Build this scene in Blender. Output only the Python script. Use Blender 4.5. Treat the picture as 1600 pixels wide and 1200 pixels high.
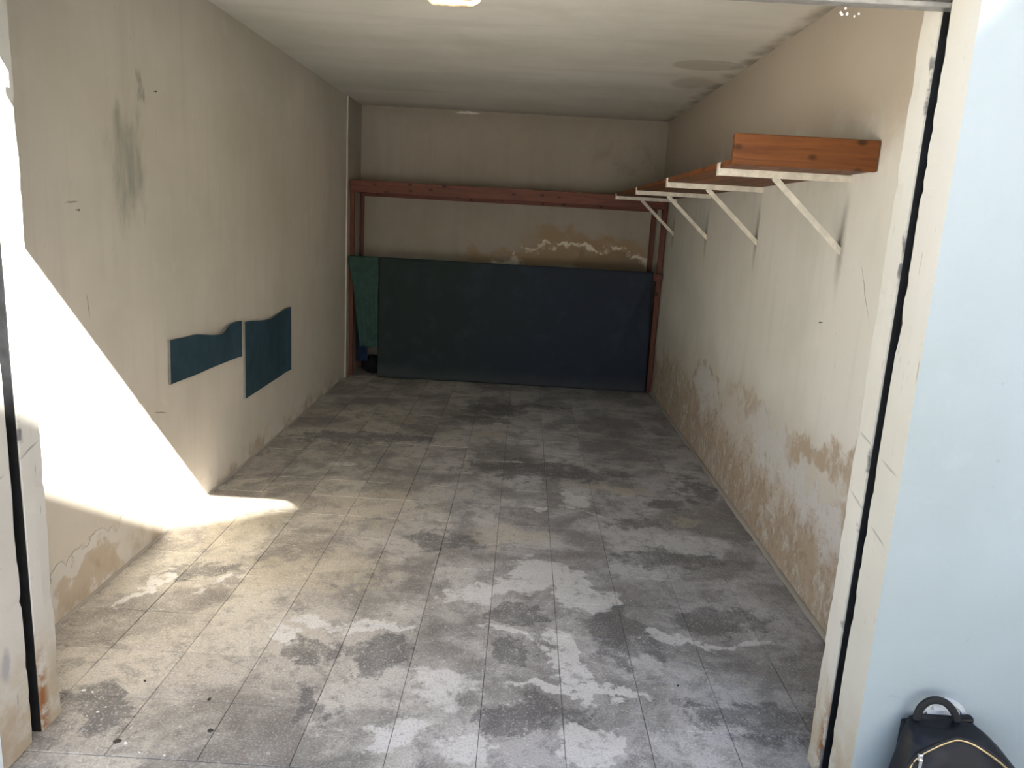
import bpy, bmesh, math, random
from mathutils import Vector, Matrix, noise as mnoise

for o in list(bpy.data.objects):
    bpy.data.objects.remove(o, do_unlink=True)
scene = bpy.context.scene
COL = scene.collection
rnd = random.Random(7)

# ------------------------------------------------------------------ camera
cam_data = bpy.data.cameras.new('camera')
cam_data.sensor_width = 36.0
cam_data.lens = 36.0 * 1198.4 / 1600.0
cam_data.clip_start = 0.02
cam = bpy.data.objects.new('camera', cam_data)
COL.objects.link(cam)
R_ = Vector((0.99826895, 0.01975957, 0.05539557))
U_ = Vector((-0.05831114, 0.20958983, 0.97604913))
F_ = Vector((-0.00767596, 0.97758972, -0.21037922))
cam.matrix_world = Matrix(((R_.x, U_.x, -F_.x, 0.0366), (R_.y, U_.y, -F_.y, -2.10),
                           (R_.z, U_.z, -F_.z, 1.4705), (0, 0, 0, 1)))
scene.camera = cam

# ------------------------------------------------------------------ sky, sun, exposure
SUN_D = Vector((-1.03, 1.0, -1.0)).normalized()
world = bpy.data.worlds.new('sky')
scene.world = world
world.use_nodes = True
wn = world.node_tree
bg = wn.nodes['Background']
sky = wn.nodes.new('ShaderNodeTexSky')
sky.sky_type = 'NISHITA'
sky.sun_disc = False
sky.sun_elevation = math.asin(-SUN_D.z)
sky.sun_rotation = math.atan2(-SUN_D.x, -SUN_D.y)
sky.air_density = 1.0
sky.dust_density = 2.0
sky.ozone_density = 1.0
wn.links.new(sky.outputs[0], bg.inputs[0])
bg.inputs[1].default_value = 0.33
sd = bpy.data.lights.new('sun', 'SUN')
sd.energy = 46.0
sd.angle = math.radians(0.53)
sd.color = (1.0, 0.945, 0.86)
sun = bpy.data.objects.new('sun', sd)
COL.objects.link(sun)
sun.rotation_euler = SUN_D.to_track_quat('-Z', 'Y').to_euler()
sun.location = (6, -6, 8)

vs = scene.view_settings
vs.view_transform = 'Standard'
vs.look = 'None'
vs.exposure = 0.32
vs.gamma = 1.0
vs.use_curve_mapping = False

# ------------------------------------------------------------------ helpers
def link(o, parent=None):
    COL.objects.link(o)
    if parent is not None:
        o.parent = parent
    return o

def tag(o, label=None, cat=None, group=None, kind=None):
    if label: o['label'] = label
    if cat: o['category'] = cat
    if group: o['group'] = group
    if kind: o['kind'] = kind
    return o

def empty(name, loc=(0, 0, 0)):
    o = bpy.data.objects.new(name, None)
    o.empty_display_size = 0.1
    o.location = loc
    return link(o)

def meshobj(name, verts, faces, mat, parent=None, smooth=False, loc=None):
    me = bpy.data.meshes.new(name)
    me.from_pydata([tuple(v) for v in verts], [], faces)
    me.update()
    for m in (mat if isinstance(mat, (list, tuple)) else [mat]):
        me.materials.append(m)
    if smooth:
        for p in me.polygons: p.use_smooth = True
    o = bpy.data.objects.new(name, me)
    link(o, parent)
    if loc: o.location = loc
    return o

def bmobj(name, bm, mat, parent=None, smooth=False, loc=None):
    bmesh.ops.recalc_face_normals(bm, faces=bm.faces)
    me = bpy.data.meshes.new(name)
    bm.to_mesh(me); bm.free()
    for m in (mat if isinstance(mat, (list, tuple)) else [mat]):
        me.materials.append(m)
    if smooth:
        for p in me.polygons: p.use_smooth = True
    o = bpy.data.objects.new(name, me)
    link(o, parent)
    if loc: o.location = loc
    return o

def box_bm(x0, x1, y0, y1, z0, z1, bevel=0.0, seg=1, bm=None):
    own = bm is None
    if own: bm = bmesh.new()
    r = bmesh.ops.create_cube(bm, size=1.0)
    vs_ = r['verts']
    for v in vs_:
        v.co = Vector(((x0 + x1) / 2 + v.co.x * (x1 - x0), (y0 + y1) / 2 + v.co.y * (y1 - y0), (z0 + z1) / 2 + v.co.z * (z1 - z0)))
    if bevel > 0:
        es = {e for v in vs_ for e in v.link_edges}
        bmesh.ops.bevel(bm, geom=list(es), offset=bevel, segments=seg, affect='EDGES', profile=0.6)
    return bm

def box(name, x0, x1, y0, y1, z0, z1, mat, parent=None, bevel=0.0, seg=1):
    """a box whose origin sits at its own centre"""
    c = Vector(((x0 + x1) / 2, (y0 + y1) / 2, (z0 + z1) / 2))
    hx, hy, hz = (x1 - x0) / 2, (y1 - y0) / 2, (z1 - z0) / 2
    o = bmobj(name, box_bm(-hx, hx, -hy, hy, -hz, hz, bevel, seg), mat, parent)
    o.location = c - (parent.location if parent is not None else Vector((0, 0, 0)))
    return o

def bar_bm(p0, p1, w, t, up=(0, 0, 1), bevel=0.001):
    """rectangular bar from p0 to p1; w across 'up', t along 'side'"""
    p0, p1 = Vector(p0), Vector(p1)
    d = (p1 - p0); L = d.length; d.normalize()
    side = d.cross(Vector(up)).normalized()
    u = side.cross(d)
    bm = box_bm(0, L, -t / 2, t / 2, -w / 2, w / 2, bevel)
    M = Matrix(((d.x, side.x, u.x, p0.x), (d.y, side.y, u.y, p0.y), (d.z, side.z, u.z, p0.z), (0, 0, 0, 1)))
    bmesh.ops.transform(bm, matrix=M, verts=bm.verts)
    return bm

def tube_mesh(name, pts, r, mat, parent=None, n=8, closed=False, flat=None):
    """swept tube along pts; flat=(w,t,up) sweeps a flat band instead"""
    pts = [Vector(p) for p in pts]
    V, Fc = [], []
    N = len(pts)
    for i, p in enumerate(pts):
        if closed:
            d = pts[(i + 1) % N] - pts[i - 1]
        else:
            d = pts[min(i + 1, N - 1)] - pts[max(i - 1, 0)]
        d.normalize()
        ref = Vector(flat[2]) if flat else (Vector((0, 0, 1)) if abs(d.z) < 0.9 else Vector((0, 1, 0)))
        s = d.cross(ref).normalized(); u = s.cross(d).normalized()
        for k in range(n):
            a = 2 * math.pi * (k + 0.5) / n
            c_, s_ = math.cos(a), math.sin(a)
            if flat:
                e = 0.45
                c_ = math.copysign(abs(c_) ** e, c_); s_ = math.copysign(abs(s_) ** e, s_)
                V.append(p + u * (c_ * flat[0] / 2) + s * (s_ * flat[1] / 2))
            else:
                V.append(p + s * (c_ * r) + u * (s_ * r))
    rng = range(N) if closed else range(N - 1)
    for i in rng:
        j = (i + 1) % N
        for k in range(n):
            k2 = (k + 1) % n
            Fc.append((i * n + k, i * n + k2, j * n + k2, j * n + k))
    if not closed:
        Fc.append(tuple(range(n - 1, -1, -1)))
        Fc.append(tuple((N - 1) * n + k for k in range(n)))
    return meshobj(name, V, Fc, mat, parent, smooth=True)

def smoothpts(pts, per=8):
    """Catmull-Rom through pts"""
    P = [Vector(p) for p in pts]
    P = [P[0] * 2 - P[1]] + P + [P[-1] * 2 - P[-2]]
    out = []
    for i in range(1, len(P) - 2):
        for k in range(per):
            t = k / per
            a, b, c, d = P[i - 1], P[i], P[i + 1], P[i + 2]
            out.append(0.5 * ((2 * b) + (c - a) * t + (2 * a - 5 * b + 4 * c - d) * t * t + (3 * b - a - 3 * c + d) * t ** 3))
    out.append(P[-2].copy())
    return out

# ------------------------------------------------------------------ node helpers
class NT:
    def __init__(self, name):
        self.mat = bpy.data.materials.new(name)
        self.mat.use_nodes = True
        self.t = self.mat.node_tree
        self.n = self.t.nodes
        self.bsdf = self.n['Principled BSDF']
    def link(self, a, b): self.t.links.new(a, b)
    def _set(self, sock, v):
        if v is None: return
        if isinstance(v, bpy.types.NodeSocket): self.link(v, sock)
        else:
            if isinstance(v, (tuple, list)) and len(v) == 3 and len(sock.default_value) == 4: v = (*v, 1)
            sock.default_value = v
    def pos(self):
        if not hasattr(self, '_g'): self._g = self.n.new('ShaderNodeNewGeometry')
        return self._g.outputs['Position']
    def objco(self):
        if not hasattr(self, '_tc'): self._tc = self.n.new('ShaderNodeTexCoord')
        return self._tc.outputs['Object']
    def rand(self):
        if not hasattr(self, '_oi'): self._oi = self.n.new('ShaderNodeObjectInfo')
        return self._oi.outputs['Random']
    def mapping(self, v, loc=(0, 0, 0), rot=(0, 0, 0), scale=(1, 1, 1), typ='POINT'):
        m = self.n.new('ShaderNodeMapping'); m.vector_type = typ
        self._set(m.inputs['Vector'], v); self._set(m.inputs['Location'], loc)
        m.inputs['Rotation'].default_value = rot; m.inputs['Scale'].default_value = scale
        return m.outputs[0]
    def noise(self, v, scale, detail=4, rough=0.55, dist=0.0, color=False):
        m = self.n.new('ShaderNodeTexNoise')
        self._set(m.inputs['Vector'], v)
        m.inputs['Scale'].default_value = scale; m.inputs['Detail'].default_value = detail
        m.inputs['Roughness'].default_value = rough; m.inputs['Distortion'].default_value = dist
        return m.outputs['Color' if color else 'Fac']
    def voronoi(self, v, scale, out='Distance', feature='F1', rnd_=1.0):
        m = self.n.new('ShaderNodeTexVoronoi'); m.feature = feature
        self._set(m.inputs['Vector'], v)
        m.inputs['Scale'].default_value = scale
        m.inputs['Randomness'].default_value = rnd_
        return m.outputs[out]
    def math(self, op, a, b=None, c=None, clamp=False):
        m = self.n.new('ShaderNodeMath'); m.operation = op; m.use_clamp = clamp
        self._set(m.inputs[0], a)
        if b is not None: self._set(m.inputs[1], b)
        if c is not None: self._set(m.inputs[2], c)
        return m.outputs[0]
    def vmath(self, op, a, b=None, scale=None):
        m = self.n.new('ShaderNodeVectorMath'); m.operation = op
        self._set(m.inputs[0], a)
        if b is not None: self._set(m.inputs[1], b)
        if scale is not None: self._set(m.inputs['Scale'], scale)
        return m.outputs['Value'] if op in ('LENGTH', 'DISTANCE', 'DOT_PRODUCT') else m.outputs['Vector']
    def range(self, v, a, b, c=0.0, d=1.0, smooth=True):
        m = self.n.new('ShaderNodeMapRange')
        m.interpolation_type = 'SMOOTHSTEP' if smooth else 'LINEAR'
        self._set(m.inputs['Value'], v)
        for k, x in zip(('From Min', 'From Max', 'To Min', 'To Max'), (a, b, c, d)): self._set(m.inputs[k], x)
        return m.outputs[0]
    def mix(self, f, a, b, mode='MIX'):
        m = self.n.new('ShaderNodeMix'); m.data_type = 'RGBA'; m.blend_type = mode
        self._set(m.inputs[0], f); self._set(m.inputs[6], a); self._set(m.inputs[7], b)
        return m.outputs[2]
    def sep(self, v):
        m = self.n.new('ShaderNodeSeparateXYZ'); self._set(m.inputs[0], v)
        return m.outputs
    def distort(self, v, amp, scale, detail=3):
        n = self.noise(v, scale, detail, 0.6, color=True)
        return self.vmath('ADD', v, self.vmath('SCALE', self.vmath('SUBTRACT', n, (0.5, 0.5, 0.5)), scale=amp))
    def blob(self, v, c, r, ang=(0, 0, 0), soft=0.5):
        """1 inside an ellipsoid of centre c and radii r, falling to 0 over the outer part 'soft'"""
        m = self.mapping(v, c, ang, r, 'TEXTURE')
        return self.range(self.vmath('LENGTH', m), 1.0, 1.0 - soft)
    def vmax(self, lst):
        o = lst[0]
        for x in lst[1:]: o = self.math('MAXIMUM', o, x)
        return o
    def bump(self, h, strength, dist, normal=None):
        m = self.n.new('ShaderNodeBump')
        m.inputs['Strength'].default_value = strength; m.inputs['Distance'].default_value = dist
        self._set(m.inputs['Height'], h)
        if normal is not None: self.link(normal, m.inputs['Normal'])
        return m.outputs[0]
    def out(self, color=None, rough=None, normal=None, metal=None, spec=None):
        if color is not None: self._set(self.bsdf.inputs['Base Color'], color)
        if rough is not None: self._set(self.bsdf.inputs['Roughness'], rough)
        if normal is not None: self.link(normal, self.bsdf.inputs['Normal'])
        if metal is not None: self._set(self.bsdf.inputs['Metallic'], metal)
        if spec is not None: self._set(self.bsdf.inputs['Specular IOR Level'], spec)
        return self.mat

BIG = 50.0
def plaster(name, base, stain=None, streak=0.35, axis='x'):
    """old painted plaster; stain(t, pos) -> list of (mask, colour, height)"""
    t = NT(name)
    p = t.pos()
    big = t.noise(p, 0.9, 4, 0.6)
    mid = t.noise(p, 4.5, 5, 0.65)
    st = t.noise(t.mapping(p, scale=(7, 7, 0.7)), 1.6, 4, 0.6)
    c2 = tuple(x * 0.80 for x in base)
    c3 = (base[0] * 0.86, base[1] * 0.87, base[2] * 0.84)
    col = t.mix(t.range(big, 0.35, 0.68), base, c3)
    col = t.mix(t.math('MULTIPLY', t.range(st, 0.48, 0.75), streak), col, c2)
    col = t.mix(t.math('MULTIPLY', t.range(mid, 0.55, 0.8), 0.4), col, tuple(min(1, x * 1.12) for x in base))
    specks = t.range(t.noise(p, 38, 3, 0.5), 0.70, 0.78)
    col = t.mix(t.math('MULTIPLY', specks, 0.25), col, tuple(x * 0.55 for x in base))
    h = t.math('ADD', t.math('MULTIPLY', mid, 0.5), t.math('MULTIPLY', t.noise(p, 60, 3, 0.6), 0.12))
    if stain:
        for mask, color, height in stain(t, p):
            col = t.mix(mask, col, color)
            if height:
                h = t.math('ADD', h, t.math('MULTIPLY', mask, height))
    nrm = t.bump(h, 0.6, 0.006)
    return t.out(col, 0.85, nrm, spec=0.25)

CREAM = (0.69, 0.64, 0.565)

def stain_left(t, p):
    d = t.distort(p, 0.40, 6.0, 5)
    ds = t.distort(t.mapping(p, scale=(1, 1, 0.45)), 0.34, 9.0, 4)
    L = []
    # grey-green rubbed patch high on the wall
    sc = 0.45
    g = t.vmax([t.blob(ds, (-1.52, 0.95, 1.56 * sc), (1, 0.17, 0.34 * sc), soft=0.9),
                t.blob(ds, (-1.52, 1.06, 1.84 * sc), (1, 0.04, 0.12 * sc), soft=0.9)])
    g = t.math('MULTIPLY', g, t.range(t.noise(t.mapping(p, scale=(1, 9, 1.2)), 2.5, 4), 0.25, 0.7, 0.35, 0.8))
    L.append((g, (0.27, 0.28, 0.23), 0))
    # dark wear beside the pads and the far end
    w = t.blob(d, (-1.52, 2.6, 1.5), (1, 1.2, 0.9), soft=1.0)
    L.append((t.math('MULTIPLY', w, 0.25), (0.38, 0.36, 0.30), 0))
    # plaster blown off near the foot by the jamb: pale layer with a thin edge
    z = t.sep(d)[2]; y = t.sep(p)[1]
    foot = t.math('MULTIPLY', t.range(z, 0.19, 0.175), t.range(y, 1.0, 0.55))
    L.append((foot, (0.66, 0.63, 0.58), -1.4))
    inner = t.math('MULTIPLY', t.blob(d, (-1.52, 0.50, 0.07), (1, 0.28, 0.075), soft=0.35), 0.8)
    L.append((inner, (0.50, 0.41, 0.30), -0.5))
    # low damp along the rest of the foot
    z2 = t.range(z, 0.12, 0.0)
    L.append((t.math('MULTIPLY', z2, t.range(t.noise(p, 6, 4), 0.4, 0.6, 0, 0.7)), (0.38, 0.30, 0.21), -0.2))
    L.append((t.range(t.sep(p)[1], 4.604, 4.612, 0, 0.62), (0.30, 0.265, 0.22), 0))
    # cracks
    for a, b, r in (((-1.52, 1.13, 0.555), (1, 0.075, 0.0035), -0.25), ((-1.52, 0.62, 1.08), (1, 0.004, 0.06), 0.1), ((-1.52, 0.56, 1.44), (1, 0.05, 0.004), 0.1)):
        dd = t.distort(p, 0.02, 14, 2)
        L.append((t.math('MULTIPLY', t.blob(dd, a, b, (r, 0, 0), soft=0.6), 0.6), (0.16, 0.14, 0.12), -0.4))
    return L

def stain_shade_right(t, p):
    d = t.distort(p, 0.42, 6.5, 5)
    dl = t.distort(p, 0.34, 3.0, 5)
    L = []
    y = t.sep(p)[1]; z = t.sep(dl)[2]; zs = t.sep(d)[2]
    # rising damp: broad discolouring
    damp = t.range(z, 0.80, 0.50)
    L.append((t.math('MULTIPLY', damp, 0.6), (0.50, 0.455, 0.395), 0.0))
    # smoother, bluish grey layer laid bare
    bare = t.vmax([t.blob(d, (1.25, 1.35, 0.47), (1, 0.55, 0.15), (0.10, 0, 0), soft=0.25),
                   t.blob(d, (1.25, 0.62, 0.36), (1, 0.40, 0.13), (0.05, 0, 0), soft=0.25),
                   t.blob(d, (1.25, 2.75, 0.47), (1, 0.36, 0.12), soft=0.3)])
    L.append((bare, (0.57, 0.56, 0.545), -0.7))
    n = t.noise(t.mapping(p, scale=(1, 1, 0.6)), 9.0, 6, 0.74, 0.8)
    br = t.vmax([t.math('MULTIPLY', t.range(zs, 0.42, 0.24), t.range(n, 0.38, 0.52)),
                 t.math('MULTIPLY', t.blob(d, (1.25, 0.85, 0.61), (1, 0.50, 0.085), (-0.13, 0, 0), soft=0.5), t.range(n, 0.33, 0.5)),
                 t.math('MULTIPLY', t.blob(d, (1.25, 0.40, 0.50), (1, 0.25, 0.09), soft=0.5), t.range(n, 0.33, 0.5)),
                 t.math('MULTIPLY', t.blob(d, (1.25, 1.9, 0.60), (1, 0.5, 0.09), soft=0.6), t.range(n, 0.40, 0.55, 0, 0.75)),
                 t.math('MULTIPLY', t.blob(d, (1.25, 3.7, 0.26), (1, 1.1, 0.30), soft=0.6), t.range(n, 0.42, 0.55))])
    L.append((t.math('MULTIPLY', br, 0.85), (0.40, 0.31, 0.225), -0.8))
    # thin brown tide lines
    ring = t.math('SUBTRACT', t.blob(d, (1.25, 2.75, 0.44), (1, 0.44, 0.20), soft=0.12), t.blob(d, (1.25, 2.75, 0.43), (1, 0.37, 0.165), soft=0.15))
    L.append((t.math('MULTIPLY', ring, t.range(n, 0.42, 0.6, 0, 0.7), clamp=True), (0.29, 0.23, 0.165), -0.5))
    fl = t.range(t.noise(p, 30, 4, 0.7), 0.52, 0.60)
    L.append((t.math('MULTIPLY', t.math('MULTIPLY', t.range(zs, 0.55, 0.30), fl), 0.45), (0.30, 0.225, 0.16), -0.4))
    # white salts
    wn_ = t.noise(p, 16, 5, 0.7)
    salt = t.math('MULTIPLY', t.math('MULTIPLY', t.range(zs, 0.62, 0.35), t.range(zs, 0.05, 0.2)), t.range(wn_, 0.58, 0.68))
    L.append((t.math('MULTIPLY', salt, 0.7), (0.74, 0.71, 0.66), 0.5))
    # grime runs under the brackets
    for yy in (0.93, 2.05, 3.22, 4.42):
        dd = t.distort(p, 0.05, 8, 3)
        L.append((t.math('MULTIPLY', t.blob(dd, (1.25, yy, 1.45), (1, 0.045, 0.24), soft=1.0), 0.75), (0.26, 0.245, 0.21), 0))
    # hairline crack from the nearest bracket
    dd = t.distort(p, 0.05, 6, 3)
    L.append((t.math('MULTIPLY', t.blob(dd, (1.25, 0.66, 1.28), (1, 0.004, 0.16), (-0.6, 0, 0), soft=0.6), 0.5), (0.2, 0.18, 0.15), -0.3))
    # flaked paint in the top corner near the door
    f = t.math('MULTIPLY', t.blob(d, (1.25, 0.15, 1.98), (1, 0.25, 0.30), soft=0.4), t.range(t.noise(p, 22, 5, 0.7), 0.57, 0.62))
    L.append((t.math('MULTIPLY', f, 0.8), (0.2, 0.17, 0.14), -0.6))
    # brown upper band, with the shade above the shelf painted in
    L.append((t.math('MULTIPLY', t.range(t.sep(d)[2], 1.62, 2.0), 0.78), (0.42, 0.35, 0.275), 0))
    return L

def stain_back(t, p):
    d = t.distort(p, 0.36, 6, 4)
    L = []
    x = t.sep(p)[0]; zd = t.sep(d)[2]
    n = t.noise(p, 6, 6, 0.7, 0.5)
    a = t.vmax([t.blob(d, (0.62, 5.13, 1.20), (0.75, 1, 0.20), soft=0.4), t.blob(d, (-0.1, 5.13, 1.08), (0.65, 1, 0.12), soft=0.5),
                t.blob(d, (0.35, 5.13, 1.33), (0.5, 1, 0.12), soft=0.7)])
    L.append((t.math('MULTIPLY', a, t.range(n, 0.30, 0.55, 0.3, 0.95)), (0.36, 0.26, 0.165), -0.7))
    lowr = t.blob(d, (0.85, 5.13, 1.10), (0.40, 1, 0.12), soft=0.2)
    L.append((t.math('MULTIPLY', lowr, 0.7), (0.27, 0.20, 0.135), -0.6))
    ridge = t.math('SUBTRACT', t.blob(d, (0.55, 5.13, 1.10), (0.72, 1, 0.19), soft=0.10), t.blob(d, (0.56, 5.13, 1.085), (0.69, 1, 0.165), soft=0.2))
    salt = t.math('MULTIPLY', ridge, t.range(t.noise(p, 9, 4, 0.6), 0.40, 0.55), clamp=True)
    L.append((salt, (0.78, 0.72, 0.62), 0.8))
    s2 = t.math('MULTIPLY', t.blob(d, (-0.13, 5.13, 1.08), (0.22, 1, 0.045), soft=0.5), t.range(n, 0.42, 0.55))
    L.append((s2, (0.72, 0.66, 0.57), 0.6))
    # mould under the ceiling and in the corners
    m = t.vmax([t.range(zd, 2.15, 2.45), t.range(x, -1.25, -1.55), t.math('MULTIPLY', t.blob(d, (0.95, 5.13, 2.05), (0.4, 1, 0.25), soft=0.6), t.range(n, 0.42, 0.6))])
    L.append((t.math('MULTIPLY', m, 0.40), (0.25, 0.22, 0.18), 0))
    L.append((t.math('MULTIPLY', t.blob(t.distort(p, 0.03, 20, 3), (-0.55, 5.13, 2.375), (0.13, 1, 0.014), soft=0.5), 0.9), (0.75, 0.72, 0.66), 0))
    return L

def stain_ceiling(t, p):
    d = t.distort(p, 0.15, 5, 4)
    L = []
    x = t.sep(d)[0]
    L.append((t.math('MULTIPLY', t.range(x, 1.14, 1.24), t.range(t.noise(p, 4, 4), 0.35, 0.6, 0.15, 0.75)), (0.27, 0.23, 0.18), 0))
    L.append((t.math('MULTIPLY', t.blob(t.distort(p, 0.06, 6, 3), (1.02, 2.62, 2.39), (0.21, 0.16, 1), soft=0.15), 0.35), (0.33, 0.28, 0.22), 0))
    L.append((t.math('MULTIPLY', t.blob(d, (1.05, 3.2, 2.39), (0.16, 0.25, 1), soft=0.4), 0.35), (0.33, 0.28, 0.22), 0))
    band = t.noise(t.mapping(p, scale=(0.5, 3.0, 1)), 2.2, 4)
    L.append((t.range(band, 0.5, 0.7, 0, 0.15), (0.46, 0.43, 0.37), 0))
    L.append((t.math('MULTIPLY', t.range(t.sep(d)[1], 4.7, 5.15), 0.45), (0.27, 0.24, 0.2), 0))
    return L

M_left = plaster('plaster_left', CREAM, stain_left)
M_right = plaster('plaster_right', (0.70, 0.69, 0.65), stain_shade_right)
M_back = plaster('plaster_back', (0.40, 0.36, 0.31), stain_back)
M_ceil = plaster('plaster_ceiling', (0.88, 0.86, 0.81), stain_ceiling, streak=0.0)

def stain_jamb(t, p):
    L = []
    d = t.distort(p, 0.06, 9, 4)
    z = t.sep(d)[2]; y = t.sep(p)[1]
    n = t.noise(p, 14, 5, 0.65)
    L.append((t.math('MULTIPLY', t.range(z, 0.42, 0.05), t.range(n, 0.36, 0.6, 0.15, 0.8)), (0.40, 0.33, 0.22), -0.2))
    rust = t.math('MULTIPLY', t.math('MULTIPLY', t.range(z, 0.32, 0.10), t.range(t.math('ABSOLUTE', t.math('ADD', y, 0.225)), 0.035, 0.0)), t.range(n, 0.38, 0.55))
    L.append((rust, (0.25, 0.10, 0.03), 0))
    L.append((t.math('MULTIPLY', t.range(z, 0.22, 0.08), t.math('MULTIPLY', t.range(y, -0.29, -0.36), 0.55)), (0.36, 0.28, 0.20), 0))
    # chips in the paint along the grain of the trowel
    ch = t.range(t.noise(t.mapping(p, scale=(1, 9, 0.8)), 12, 3, 0.5), 0.69, 0.73)
    L.append((t.math('MULTIPLY', ch, 0.75), (0.30, 0.27, 0.23), -0.5))
    # black rubber scuffs at the groove edge
    gr = t.math('MULTIPLY', t.range(t.math('ABSOLUTE', t.math('ADD', t.sep(d)[1], 0.233)), 0.013, 0.003), t.range(t.noise(t.mapping(p, scale=(1, 1, 2.5)), 3.0, 5), 0.53, 0.60))
    L.append((t.math('MULTIPLY', gr, 0.85), (0.11, 0.11, 0.12), -0.3))
    # two cracks where blocks meet
    for zc, s in ((0.96, -0.22), (0.79, -0.30)):
        dd = t.distort(p, 0.016, 11, 3)
        for yc in (-0.20, -0.34):
            m = t.blob(dd, (0, yc, zc + (yc + 0.26) * -s), (BIG, 0.055, 0.0045), (-s, 0, 0), soft=0.7)
            L.append((t.math('MULTIPLY', m, 0.65), (0.28, 0.27, 0.26), -0.5))
    m = t.blob(d, (-1.23, -0.36, 0.28), (0.5, 0.02, 0.07), soft=0.7)
    L.append((t.math('MULTIPLY', m, 0.7), (0.3, 0.3, 0.33), 0))
    return L

def stain_facade(t, p):
    d = t.distort(p, 0.12, 8, 4)
    L = [(t.math('MULTIPLY', t.range(t.sep(d)[2], 0.20, 0.0), 0.4), (0.55, 0.50, 0.44), 0)]
    L.append((t.math('MULTIPLY', t.blob(t.distort(p, 0.03, 30, 4), (1.005, -0.4, 0.375), (0.03, 1, 0.006), soft=0.8), 0.4), (0.25, 0.28, 0.36), 0))
    return L
M_jamb = plaster('plaster_jamb', (0.575, 0.56, 0.525), stain_jamb, streak=0.15)
M_facade = plaster('plaster_facade', (0.345, 0.395, 0.425), stain_facade, streak=0.12)
M_outer = plaster('plaster_outdoor', (0.62, 0.56, 0.47))

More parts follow.
